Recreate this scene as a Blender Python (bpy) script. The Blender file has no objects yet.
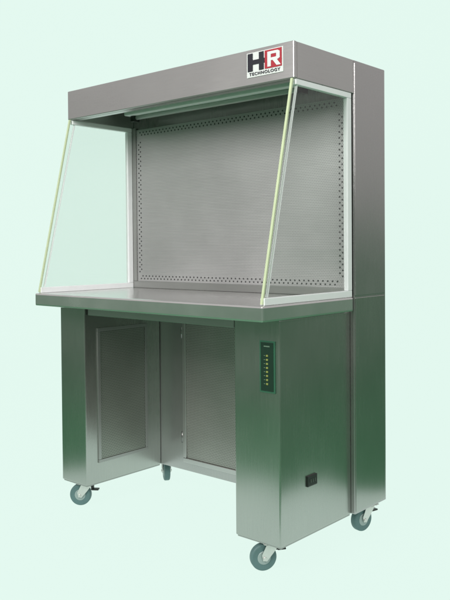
import bpy, bmesh, math
from mathutils import Vector, Matrix
import random
random.seed(3)
W=1.2264; YH=.1757; D1=.544; D2=.772; T=1.8; HB=1.676; ZT=.925; ZB=.872; LY=.110; RW=.197; LW=.165; Z0=.111; E=.0176
scene=bpy.context.scene
col=scene.collection
scene.view_settings.view_transform='Standard'
scene.view_settings.look='None'
MINT=(.775,.947,.871)
# ---------------- materials
def newmat(n):
    m=bpy.data.materials.new(n); m.use_nodes=True
    nt=m.node_tree; b=nt.nodes['Principled BSDF']; return m,nt,b
def N(nt,t,**k):
    n=nt.nodes.new(t)
    for a,v in k.items(): setattr(n,a,v)
    return n
def math_(nt,op,a,b=None,c=None):
    n=N(nt,'ShaderNodeMath',operation=op)
    for i,v in enumerate((a,b,c)):
        if v is None: continue
        if isinstance(v,(int,float)): n.inputs[i].default_value=v
        else: nt.links.new(v,n.inputs[i])
    return n.outputs[0]
def steel(name,base=(.455,.45,.44),rough=.25,grain=(4,4,260),holes=None,metal=.93,hole_c=(.07,.07,.065),wave=.6,cv=.18):
    m,nt,b=newmat(name); L=nt.links.new
    tc=N(nt,'ShaderNodeTexCoord')
    mp=N(nt,'ShaderNodeMapping'); mp.inputs['Scale'].default_value=grain; L(tc.outputs['Object'],mp.inputs[0])
    n1=N(nt,'ShaderNodeTexNoise'); n1.inputs['Scale'].default_value=3; n1.inputs['Detail'].default_value=3; L(mp.outputs[0],n1.inputs['Vector'])
    n2=N(nt,'ShaderNodeTexNoise'); n2.inputs['Scale'].default_value=2.4; n2.inputs['Detail'].default_value=3; L(tc.outputs['Object'],n2.inputs['Vector'])
    r=math_(nt,'MULTIPLY_ADD',n1.outputs[0],.10,rough-.12)
    r=math_(nt,'MULTIPLY_ADD',n2.outputs[0],.20,r); L(r,b.inputs['Roughness'])
    mx=N(nt,'ShaderNodeMix',data_type='RGBA'); mx.inputs[6].default_value=(*[c*(1-cv) for c in base],1); mx.inputs[7].default_value=(*[min(1,c*(1+cv)) for c in base],1)
    f=math_(nt,'MULTIPLY_ADD',n1.outputs[0],.45,math_(nt,'MULTIPLY',n2.outputs[0],.55)); L(f,mx.inputs[0])
    colr=mx.outputs[2]
    bp=N(nt,'ShaderNodeBump'); bp.inputs['Strength'].default_value=.04; bp.inputs['Distance'].default_value=.001; L(n1.outputs[0],bp.inputs['Height'])
    n3=N(nt,'ShaderNodeTexNoise'); n3.inputs['Scale'].default_value=1.9; n3.inputs['Detail'].default_value=0; L(tc.outputs['Object'],n3.inputs['Vector'])
    bp2=N(nt,'ShaderNodeBump'); bp2.inputs['Strength'].default_value=wave; bp2.inputs['Distance'].default_value=.035; L(n3.outputs[0],bp2.inputs['Height']); L(bp.outputs[0],bp2.inputs['Normal'])
    L(bp2.outputs[0],b.inputs['Normal'])
    b.inputs['Metallic'].default_value=metal
    if holes:
        axis,pitch,rad=holes
        sp=N(nt,'ShaderNodeSeparateXYZ'); L(tc.outputs['Object'],sp.inputs[0])
        u=math_(nt,'DIVIDE',sp.outputs[axis],pitch); v=math_(nt,'DIVIDE',sp.outputs['Z'],pitch*.866)
        row=math_(nt,'FLOOR',v); par=math_(nt,'MULTIPLY',math_(nt,'MODULO',row,2),.5)
        fu=math_(nt,'SUBTRACT',math_(nt,'FRACT',math_(nt,'ADD',u,par)),.5)
        fv=math_(nt,'MULTIPLY',math_(nt,'SUBTRACT',math_(nt,'FRACT',v),.5),.866)
        d=math_(nt,'SQRT',math_(nt,'ADD',math_(nt,'MULTIPLY',fu,fu),math_(nt,'MULTIPLY',fv,fv)))
        mask=math_(nt,'LESS_THAN',d,rad)
        mh=N(nt,'ShaderNodeMix',data_type='RGBA'); L(mask,mh.inputs[0]); L(colr,mh.inputs[6]); mh.inputs[7].default_value=(*hole_c,1)
        colr=mh.outputs[2]
        L(math_(nt,'MULTIPLY_ADD',mask,-metal*.8,metal),b.inputs['Metallic'])
    L(colr,b.inputs['Base Color'])
    return m
M_steel=steel('brushed_steel',base=(.54,.53,.52),rough=.28)
M_steelv=steel('brushed_steel_vertical',base=(.47,.46,.455),grain=(260,260,4))
M_leg=steel('pedestal_steel',base=(.45,.46,.435),rough=.23,grain=(200,200,3),metal=.96,wave=.9,cv=.24)
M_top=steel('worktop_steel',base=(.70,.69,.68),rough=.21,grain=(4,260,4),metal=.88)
M_inner=steel('inner_steel',base=(.39,.395,.38),rough=.34,metal=.85)
M_perf=steel('perforated_steel',base=(.56,.555,.55),rough=.38,holes=('X',.0075,.25),metal=.6,hole_c=(.23,.23,.23),wave=1,cv=.42)
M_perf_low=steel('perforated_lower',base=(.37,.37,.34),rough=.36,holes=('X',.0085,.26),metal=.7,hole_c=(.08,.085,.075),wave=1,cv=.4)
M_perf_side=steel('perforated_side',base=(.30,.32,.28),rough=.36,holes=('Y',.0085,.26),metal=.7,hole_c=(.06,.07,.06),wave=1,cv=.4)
def plain(name,c,rough=.5,metal=0,noise=.12,scale=30):
    m,nt,b=newmat(name)
    tc=N(nt,'ShaderNodeTexCoord'); n=N(nt,'ShaderNodeTexNoise'); n.inputs['Scale'].default_value=scale; n.inputs['Detail'].default_value=3
    nt.links.new(tc.outputs['Object'],n.inputs['Vector'])
    mx=N(nt,'ShaderNodeMix',data_type='RGBA'); mx.inputs[6].default_value=(*[x*(1-noise) for x in c],1); mx.inputs[7].default_value=(*[min(1,x*(1+noise)) for x in c],1)
    nt.links.new(n.outputs[0],mx.inputs[0]); nt.links.new(mx.outputs[2],b.inputs['Base Color'])
    b.inputs['Roughness'].default_value=rough; b.inputs['Metallic'].default_value=metal
    return m
M_alu=plain('white_aluminium',(.90,.92,.92),.4,0,.03)
M_dark=plain('dark_gap',(.06,.06,.06),.7)
M_rubber=plain('grey_rubber',(.09,.17,.165),.5,0,.15)
M_hub=plain('wheel_hub',(.30,.38,.36),.4,.2)
M_chrome=plain('zinc_plated',(.68,.68,.65),.28,.9)
M_black=plain('black_plastic',(.015,.02,.017),.35)
M_face=plain('dark_green_face',(.012,.035,.022),.35)
M_greenborder=plain('green_border',(.035,.13,.075),.4)
M_yellow=plain('yellow_key',(.28,.31,.08),.4)
M_white=plain('white_print',(.74,.76,.74),.4,0,.03)
M_print=plain('pale_print',(.14,.22,.16),.4,0,.03)
M_red=plain('red_print',(.42,.02,.035),.4,0,.03)
M_ink=plain('black_print',(.012,.012,.02),.4,0,.03)
M_edge=plain('glass_edge',(.58,.66,.42),.25,0,.1)
M_tube=plain('lamp_tube',(.5,.52,.5),.3,0,.02)
M_screw=plain('screw_steel',(.25,.25,.24),.3,.9)
def glassmat():
    m=bpy.data.materials.new('clear_glass'); m.use_nodes=True; nt=m.node_tree; nt.nodes.clear()
    o=N(nt,'ShaderNodeOutputMaterial'); t=N(nt,'ShaderNodeBsdfTransparent'); t.inputs[0].default_value=(.955,.975,.962,1)
    g=N(nt,'ShaderNodeBsdfGlossy'); g.inputs['Roughness'].default_value=.02
    f=N(nt,'ShaderNodeLayerWeight'); f.inputs[0].default_value=.5
    k=math_(nt,'MULTIPLY_ADD',math_(nt,'POWER',f.outputs['Facing'],4.0),.6,.035)
    mx=N(nt,'ShaderNodeMixShader'); nt.links.new(k,mx.inputs[0]); nt.links.new(t.outputs[0],mx.inputs[1]); nt.links.new(g.outputs[0],mx.inputs[2]); nt.links.new(mx.outputs[0],o.inputs[0])
    return m
M_glass=glassmat()
# ---------------- mesh helpers
def bm_box(bm,a,b,bev=0,mi=0):
    x0,y0,z0=a; x1,y1,z1=b
    t=bmesh.new()
    vs=[t.verts.new(p) for p in [(x0,y0,z0),(x1,y0,z0),(x1,y1,z0),(x0,y1,z0),(x0,y0,z1),(x1,y0,z1),(x1,y1,z1),(x0,y1,z1)]]
    for f in [(0,3,2,1),(4,5,6,7),(0,1,5,4),(1,2,6,5),(2,3,7,6),(3,0,4,7)]: t.faces.new([vs[i] for i in f])
    if bev: bmesh.ops.bevel(t,geom=t.edges[:],offset=bev,segments=2,affect='EDGES',profile=.6)
    for f in t.faces: f.material_index=mi
    me=bpy.data.meshes.new('t'); t.to_mesh(me); t.free(); bm.from_mesh(me); bpy.data.meshes.remove(me)
def bm_cyl(bm,c,axis,r,h,seg=32,r2=None,bev=0,mi=0):
    t=bmesh.new()
    bmesh.ops.create_cone(t,cap_ends=True,segments=seg,radius1=r,radius2=r if r2 is None else r2,depth=h)
    if bev:
        es=[e for e in t.edges if len(e.link_faces)==2 and e.calc_face_angle(0)>.8]
        bmesh.ops.bevel(t,geom=es,offset=bev,segments=3,affect='EDGES',profile=.5)
    R={'X':Matrix.Rotation(math.pi/2,4,'Y'),'Y':Matrix.Rotation(math.pi/2,4,'X'),'Z':Matrix.Identity(4)}[axis]
    bmesh.ops.transform(t,matrix=Matrix.Translation(c)@R,verts=t.verts[:])
    for f in t.faces: f.material_index=mi; f.smooth=len(f.verts)==4
    me=bpy.data.meshes.new('t'); t.to_mesh(me); t.free(); bm.from_mesh(me); bpy.data.meshes.remove(me)
def bm_prism(bm,poly,x0,x1,mi=0):
    A=[bm.verts.new((x0,y,z)) for y,z in poly]; B=[bm.verts.new((x1,y,z)) for y,z in poly]
    fs=[bm.faces.new(A[::-1]),bm.faces.new(B)]
    n=len(poly)
    for i in range(n): fs.append(bm.faces.new([A[i],A[(i+1)%n],B[(i+1)%n],B[i]]))
    for f in fs: f.material_index=mi
    bmesh.ops.recalc_face_normals(bm,faces=fs)
def bm_bar(bm,p,q,w,t,mi=0):
    p=Vector(p);q=Vector(q); d=(q-p).normalized(); n=Vector((0,-d.z,d.y))*w/2
    x=p.x
    bm_prism(bm,[((p+n).y,(p+n).z),((q+n).y,(q+n).z),((q-n).y,(q-n).z),((p-n).y,(p-n).z)],x-t/2,x+t/2,mi)
def obj(name,bm,mats,parent=None,label=None):
    me=bpy.data.meshes.new(name); bm.to_mesh(me); bm.free()
    for m in (mats if isinstance(mats,list) else [mats]): me.materials.append(m)
    o=bpy.data.objects.new(name,me); col.objects.link(o)
    if parent:
        o.parent=parent; o.matrix_parent_inverse=PINV[parent.name] if parent.name in PINV else Matrix.Identity(4)
    if label: o['label']=label
    return o
PINV={}
bench=bpy.data.objects.new('clean_bench',None); bench.location=(W/2,.39,0); col.objects.link(bench)
PINV['clean_bench']=Matrix.Translation((-W/2,-.39,0))
bench['label']='stainless steel laminar flow clean bench on four castors'; bench['category']='clean bench'
def part(name,bm,mats,parent=bench,label=None): return obj(name,bm,mats,parent,label)
B=bmesh.new
# canopy (hollow, open below)
bm=B(); t=.018
bm_box(bm,(0,YH,HB),(W,YH+t,T),.003)
bm_box(bm,(0,YH+t+.001,HB),(t,D1-.001,T-.001),.002)
bm_box(bm,(W-t,YH+t+.001,HB),(W,D1-.001,T-.001),.002)
bm_box(bm,(t+.001,YH+t+.001,T-.03),(W-t-.001,D1-.001,T-.002),.002)
bm_box(bm,(t+.001,YH+t+.001,HB),(W-t-.001,YH+t+.03,HB+.004))
canopy=part('canopy',bm,M_steel)
# emblem
lz0,lz1=1.723,1.785; lx0=1.028; lw_=.152
yf=YH-.0015
bm=B(); bm_box(bm,(lx0-.003,yf-.001,lz0-.020),(lx0+lw_+.003,yf+.001,lz1+.003)); logo=part('emblem',bm,M_white,canopy)
def poly(bm,pts,y,mi=0):
    f=bm.faces.new([bm.verts.new((x,y,z)) for x,z in pts]); f.material_index=mi
bm=B()
h=lz1-lz0; y1=yf-.0025
X=lambda u:lx0+u*lw_
Z=lambda v:lz0+v*h
def R(u0,v0,u1,v1,y,mi): poly(bm,[(X(u0),Z(v0)),(X(u1),Z(v0)),(X(u1),Z(v1)),(X(u0),Z(v1))],y,mi)
R(.01,0,.16,1,y1,0)
R(.16,.36,.34,.62,y1,0)
R(.34,0,.48,1,y1,0)
poly(bm,[(X(.48),Z(.36)),(X(.51),Z(.36)),(X(.51),Z(.62)),(X(.48),Z(.62))],y1,0)
R(.5101,0,.99,1,y1,1)
y2=yf-.0035
R(.59,.08,.69,.90,y2,2)
poly(bm,[(X(.69),Z(.75)),(X(.84),Z(.75)),(X(.84),Z(.57)),(X(.94),Z(.57)),(X(.94),Z(.82)),(X(.88),Z(.90)),(X(.69),Z(.90))],y2,2)
poly(bm,[(X(.69),Z(.40)),(X(.88),Z(.40)),(X(.94),Z(.47)),(X(.94),Z(.5699)),(X(.84),Z(.5699)),(X(.82),Z(.55)),(X(.69),Z(.55))],y2,2)
poly(bm,[(X(.74),Z(.3999)),(X(.86),Z(.3999)),(X(.97),Z(.08)),(X(.85),Z(.08))],y2,2)
for f in bm.faces:
    f.normal_update()
    if f.normal.y>0: f.normal_flip()
part('emblem_lettering',bm,[M_ink,M_red,M_white],canopy)
def text(s,size,name,mat,mtx,parent,off=0):
    c=bpy.data.curves.new(name,'FONT'); c.body=s; c.size=size; c.align_x='CENTER'; c.offset=off; c.space_character=1.2
    to=bpy.data.objects.new('tmp',c); col.objects.link(to)
    bpy.context.view_layer.update()
    me=bpy.data.meshes.new_from_object(to); bpy.data.objects.remove(to)
    me.transform(mtx)
    me.materials.clear(); me.materials.append(mat)
    o=bpy.data.objects.new(name,me); col.objects.link(o); o.parent=parent
    o.matrix_parent_inverse=Matrix.Identity(4)
    return o
FR=Matrix.Rotation(math.pi/2,4,'X')@Matrix.Diagonal((1.2,1,1,1))
text('TECHNOLOGY',.0145,'emblem_caption',M_ink,Matrix.Translation((lx0+lw_/2,y1,lz0-.0148))@FR,canopy,.0005)
# rear cabinet
bm=B()
bm_box(bm,(0,D1,Z0),(W,D2,T),.004)
cab=part('rear_cabinet',bm,M_steelv)
bm=B()
bm_box(bm,(W-.001,D1+.004,ZT+.004),(W+.003,D2-.012,T-.01),.0015)
part('side_cover',bm,M_steelv,cab)
bm=B()
bm_box(bm,(W-.001,D1+.004,Z0+.01),(W+.003,D2-.012,ZT-.004),.0015)
part('side_cover',bm,M_leg,cab)
# upper perforated diffuser
bm=B()
px0,px1,pz0,pz1=.042,W-.03,ZT+.03,HB-.01
bm_box(bm,(px0,D1-.006,pz0),(px1,D1-.0005,pz1),.001)
diff=part('perforated_diffuser',bm,M_perf)
P=.022
def dots(pts):
    bm=B()
    for x,z in pts: bm_cyl(bm,(x,D1-.0065,z),'Y',.0036,.001,12)
    o=part('border_perforation',bm,M_dark,diff)
nx=int((px1-px0-.045)/P); nz=int((pz1-pz0-.085)/P)
for z0_,s in ((pz0+.014,1),(pz1-.014,-1)):
    dots([(px0+.026+j*P+(P/2 if i else 0),z0_+s*i*.012) for i in range(2) for j in range(nx)])
for x0_,s in ((px0+.016,1),(px1-.016,-1)):
    dots([(x0_+s*i*.012,pz0+.046+j*P+(P/2 if i else 0)) for i in range(2) for j in range(nz)])
bm=B()
bm_box(bm,(0.006,D1-.012,ZT+.001),(W-.006,D1-.0065,pz0+.002),.001)
bm_box(bm,(0.006,D1-.012,pz0+.003),(px0,D1-.0065,HB),.001)
bm_box(bm,(px1,D1-.012,pz0+.003),(W-.006,D1-.0065,HB),.001)
part('diffuser_frame',bm,M_inner,diff)
# lamp
bm=B()
bm_box(bm,(.12,D1-.15,HB+.03),(W-.12,D1-.07,HB+.09),.006)
lamp=part('lamp_housing',bm,M_alu)
bm=B(); bm_cyl(bm,((W)/2,D1-.11,HB+.022),'X',.010,W-.3,24); part('lamp_tube',bm,M_tube,lamp)
for x in (.15,W-.15):
    bm=B(); bm_box(bm,(x-.012,D1-.128,HB+.004),(x+.012,D1-.092,HB+.032),.003)
    part('lamp_holder',bm,M_black,lamp)
# worktop
bm=B()
bm_box(bm,(-.004,-.004,ZB),(W+.004,D1-.013,ZT),.007)
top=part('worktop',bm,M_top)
bm=B()
bm_box(bm,(E+LW+.01,LY+.01,ZB-.04),(W-E-RW-.01,LY+.03,ZB-.001),.002)
part('worktop_apron',bm,M_inner,top)
# legs
def leg(x0,x1):
    bm=B(); bm_box(bm,(x0,LY,Z0),(x1,D1-.001,ZB-.001),.005); return part('pedestal',bm,M_leg)
legL=leg(E,E+LW); legR=leg(W-E-RW,W-E)
legR['label']='wider pedestal with the control panel and mains socket'
legL['label']='narrow pedestal with a perforated inner cover'
xi=E+LW
a0,a1,c0,c1=LY+.065,D1-.085,Z0+.085,ZB-.10
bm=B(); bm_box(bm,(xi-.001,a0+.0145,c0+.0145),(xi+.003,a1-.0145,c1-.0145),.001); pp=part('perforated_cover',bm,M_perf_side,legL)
bm=B()
for q in [((xi-.001,a0,c0),(xi+.006,a1,c0+.014)),((xi-.001,a0,c1-.014),(xi+.006,a1,c1)),((xi-.001,a0,c0+.0145),(xi+.006,a0+.014,c1-.0145)),((xi-.001,a1-.014,c0+.0145),(xi+.006,a1,c1-.0145))]: bm_box(bm,*q,.001)
part('cover_frame',bm,M_inner,legL)
# lower grille
gx0,gx1,gz0,gz1=E+LW+.175,W-E-RW-.02,Z0+.06,ZB-.05
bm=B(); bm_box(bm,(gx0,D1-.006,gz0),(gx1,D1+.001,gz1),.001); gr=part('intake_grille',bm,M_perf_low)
bm=B()
for q in [((gx0-.02,D1-.012,gz0-.02),(gx1+.015,D1+.001,gz0)),((gx0-.02,D1-.012,gz1),(gx1+.015,D1+.001,gz1+.02)),((gx0-.02,D1-.012,gz0+.001),(gx0,D1+.001,gz1-.001)),((gx1,D1-.012,gz0+.001),(gx1+.015,D1+.001,gz1-.001))]: bm_box(bm,*q,.002)
part('grille_frame',bm,M_steel,gr)
for z in (gz0+.09,gz1-.09):
    bm=B(); bm_cyl(bm,(gx0-.027,D1-.006,z),'Z',.006,.05,12)
    part('grille_hinge',bm,M_screw,gr)
# glass sides
for x in (.010,W-.010):
    gl=.006
    bm=B(); bm_prism(bm,[(.010,ZT+.014),(D1-.03,ZT+.014),(D1-.03,HB-.012),(YH+.004,HB-.012)],x-gl/2,x+gl/2)
    g=part('side_window',bm,M_glass,bench,'sloping clear glass side pane')
    bm=B()
    bm_bar(bm,Vector((x,.008,ZT+.004)),Vector((x,YH+.002,HB-.001)),.006,gl+.003)
    part('polished_edge',bm,M_edge,g)
    bm=B()
    bm_box(bm,(x-.009,.012,ZT+.0005),(x+.009,D1-.013,ZT+.024),.002)
    bm_box(bm,(x-.009,YH+.012,HB-.020),(x+.009,D1-.013,HB-.0005),.002)
    bm_box(bm,(x-.009,D1-.040,ZT+.0245),(x+.009,D1-.013,HB-.0205),.002)
    part('window_frame',bm,M_alu,g)
    bm=B()
    bm_bar(bm,Vector((x,.034,ZT+.026)),Vector((x,YH+.026,HB-.021)),.004,gl+.002)
    part('edge_seal',bm,M_alu,g)
# control panel
cx0,cx1,cz0,cz1=1.127,1.192,.625,.80
bm=B(); bm_box(bm,(cx0,LY-.004,cz0),(cx1,LY+.001,cz1),.001); cp=part('control_panel',bm,M_greenborder)
bm=B(); bm_box(bm,(cx0+.006,LY-.006,cz0+.006),(cx1-.006,LY-.0035,cz1-.006),.0008); part('panel_face',bm,M_face,cp)
for i in range(8):
    z=cz0+.030+i*.0135
    bm=B(); bm_box(bm,(cx0+.030,LY-.008,z-.0032),(cx0+.038,LY-.0055,z+.0032),.001)
    part('button',bm,M_yellow,cp)
    bm=B(); bm_box(bm,(cx0+.020,LY-.0068,z-.0009),(cx0+.026,LY-.0058,z+.0009)); part('panel_marking',bm,M_print,cp)
bm=B(); bm_box(bm,(cx0+.020,LY-.0068,cz1-.021),(cx1-.020,LY-.0058,cz1-.017)); part('panel_marking',bm,M_print,cp)
# socket
sx=W-E
bm=B(); bm_box(bm,(sx-.001,.258,.280),(sx+.006,.316,.318),.003); so=part('mains_socket',bm,M_black,legR)
for y in (.275,.287,.299):
    bm=B(); bm_box(bm,(sx+.0055,y-.002,.294),(sx+.0075,y+.002,.306)); part('socket_pin',bm,M_screw,so)
for x0,x1 in ((E,E+LW),(W-E-RW,W-E)):
    bm=B()
    bm_box(bm,(x0+.004,LY+.006,Z0-.006),(x1-.004,D1-.004,Z0+.001),.001)
    part('pedestal_base',bm,M_inner,legL if x0==E else legR)
# castors
r=.046; pieces=[]
bm=B(); bm_box(bm,(-.035,-.035,.0975),(.035,.035,.1015),.002); bm_cyl(bm,(0,0,.0935),'Z',.022,.008,24,bev=.002)
for a in (-1,1):
    for b_ in (-1,1): bm_cyl(bm,(a*.026,b_*.026,.0965),'Z',.005,.004,6)
pieces.append(('castor',bm,M_chrome))
bm=B()
for s in (-1,1):
    bm_prism(bm,[(-.024,.0895),(.022,.0895),(.038,.058),(.034,.038),(.020,.036),(-.004,.064)],s*.020-.0015,s*.020+.0015)
bm_box(bm,(-.0215,-.024,.0885),(.0215,.022,.091),.001)
bm_cyl(bm,(0,.028,r),'X',.006,.05,12,bev=.001)
pieces.append(('castor_fork',bm,M_chrome))
bm=B(); bm_cyl(bm,(0,.028,r),'X',r,.027,44,bev=.006); pieces.append(('castor_wheel',bm,M_rubber))
bm=B(); bm_cyl(bm,(0,.028,r),'X',.024,.031,28,bev=.003); pieces.append(('wheel_hub',bm,M_hub))
bm=B(); bm_box(bm,(-.012,-.052,.066),(.012,-.022,.072),.002); bm_box(bm,(-.006,-.030,.066),(.006,-.018,.086),.001); pieces.append(('brake_lever',bm,M_black))
first=[obj(n,b_,m) for n,b_,m in pieces]
base=first[0]
for o in first[1:]: o.parent=base
locs=[((W-E-.082,LY+.050),2.55),((E+.10,LY+.055),2.2),((W-.045,D2-.075),2.9),((.105,D2-.125),-2.2)]
for k,((x,y),rot) in enumerate(locs):
    if k==0: c=base
    else:
        c=base.copy(); col.objects.link(c)
        for o in first[1:]:
            q=o.copy(); col.objects.link(q); q.parent=c
    c.parent=bench; c.matrix_parent_inverse=PINV['clean_bench']; c.location=(x,y,.005); c.rotation_euler=(0,0,rot)
# ---------------- camera frame
yaw,pitch,roll=.7240,-.0213,-.0080
fw=Vector((-math.sin(yaw)*math.cos(pitch),math.cos(yaw)*math.cos(pitch),math.sin(pitch)))
rr=Vector((math.cos(yaw),math.sin(yaw),0)); u=rr.cross(fw)
c_,s_=math.cos(roll),math.sin(roll); r2=c_*rr+s_*u; u2=-s_*rr+c_*u
cam=bpy.data.cameras.new('Camera'); co=bpy.data.objects.new('Camera',cam); col.objects.link(co)
mt=Matrix((r2,u2,-fw)).transposed().to_4x4(); mt.translation=Vector((2.7442,-1.8952,1.1148)); co.matrix_world=mt
cam.sensor_fit='VERTICAL'; cam.sensor_height=24; cam.lens=764.84/600*24; cam.shift_y=(263.05-300)/600; cam.clip_end=2000
scene.camera=co
# ---------------- added self-lit mint sheet curving up for an even shadowless background, and green floor
m=bpy.data.materials.new('mint_glow_sheet'); m.use_nodes=True; nt=m.node_tree; nt.nodes.clear()
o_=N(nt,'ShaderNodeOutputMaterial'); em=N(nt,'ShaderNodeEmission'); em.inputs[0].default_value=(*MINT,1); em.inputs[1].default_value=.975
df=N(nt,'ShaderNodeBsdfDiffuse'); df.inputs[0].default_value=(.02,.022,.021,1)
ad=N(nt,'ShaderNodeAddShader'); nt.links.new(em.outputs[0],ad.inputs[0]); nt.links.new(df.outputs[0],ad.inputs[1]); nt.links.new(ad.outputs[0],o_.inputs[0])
cyaw=Vector((-math.sin(.724),math.cos(.724),0)); crt=Vector((math.cos(.724),math.sin(.724),0))
C0=Vector((2.7442,-1.8952,0))
prof=[(2.27,.004,.90),(3.82,.004,1.28)]  # tapered towards the front so the lower steel reflects more green floor
for i in range(1,13):
    a=i/12*math.pi/2; prof.append((3.82+.35*math.sin(a),.004+.35*(1-math.cos(a)),1.30))
prof.append((4.17,3.2,1.30))
bm=B(); prev=None
for d,z,hw in prof:
    row=[bm.verts.new(C0+cyaw*d+crt*s*hw+Vector((0,0,z))) for s in (-1,1)]
    if prev:
        f=bm.faces.new([prev[0],prev[1],row[1],row[0]]); f.smooth=True
    prev=row
g=obj('backdrop',bm,m); g['kind']='structure'; g['label']='pale mint backdrop sheet, added and self-lit'
mg=plain('green_floor',(.022,.21,.075),.6,0,.15,3)
bm=B(); s=200
bm.faces.new([bm.verts.new(p) for p in ((-s,-s,0),(s,-s,0),(s,s,0),(-s,s,0))])
g=obj('ground',bm,mg); g['kind']='structure'; g['label']='green painted workshop floor'
# ---------------- world
w=bpy.data.worlds.new('World'); scene.world=w; w.use_nodes=True; nt=w.node_tree
bg=nt.nodes['Background']; tc=N(nt,'ShaderNodeTexCoord')
sp=N(nt,'ShaderNodeSeparateXYZ'); nt.links.new(tc.outputs['Generated'],sp.inputs[0])
cr=N(nt,'ShaderNodeValToRGB'); nt.links.new(sp.outputs['Z'],cr.inputs[0])
e=cr.color_ramp.elements; e[0].position=.0; e[0].color=(.38,.385,.37,1); e[1].position=.9; e[1].color=(.56,.55,.555,1)
n_=e.new(.2); n_.color=(.56,.545,.54,1)
nt.links.new(cr.outputs[0],bg.inputs[0]); bg.inputs[1].default_value=1
# ---------------- added unseen lights
def area(name,loc,tgt,size,en,c):
    l=bpy.data.lights.new(name,'AREA'); l.size=size; l.energy=en; l.color=c
    o=bpy.data.objects.new(name,l); o.location=loc; col.objects.link(o)
    o.rotation_euler=(Vector(tgt)-Vector(loc)).to_track_quat('-Z','Y').to_euler()
area('added_key',(1.0,-2.6,2.6),(.6,.3,1.1),1.2,78,(1,.985,.975))  # unseen soft key added above the front, brightens the interior
area('added_side_fill',(4.0,-.9,2.6),(1.2,.4,1.2),.8,38,(1,.985,.975))  # unseen fill added to lift the right side and white frames
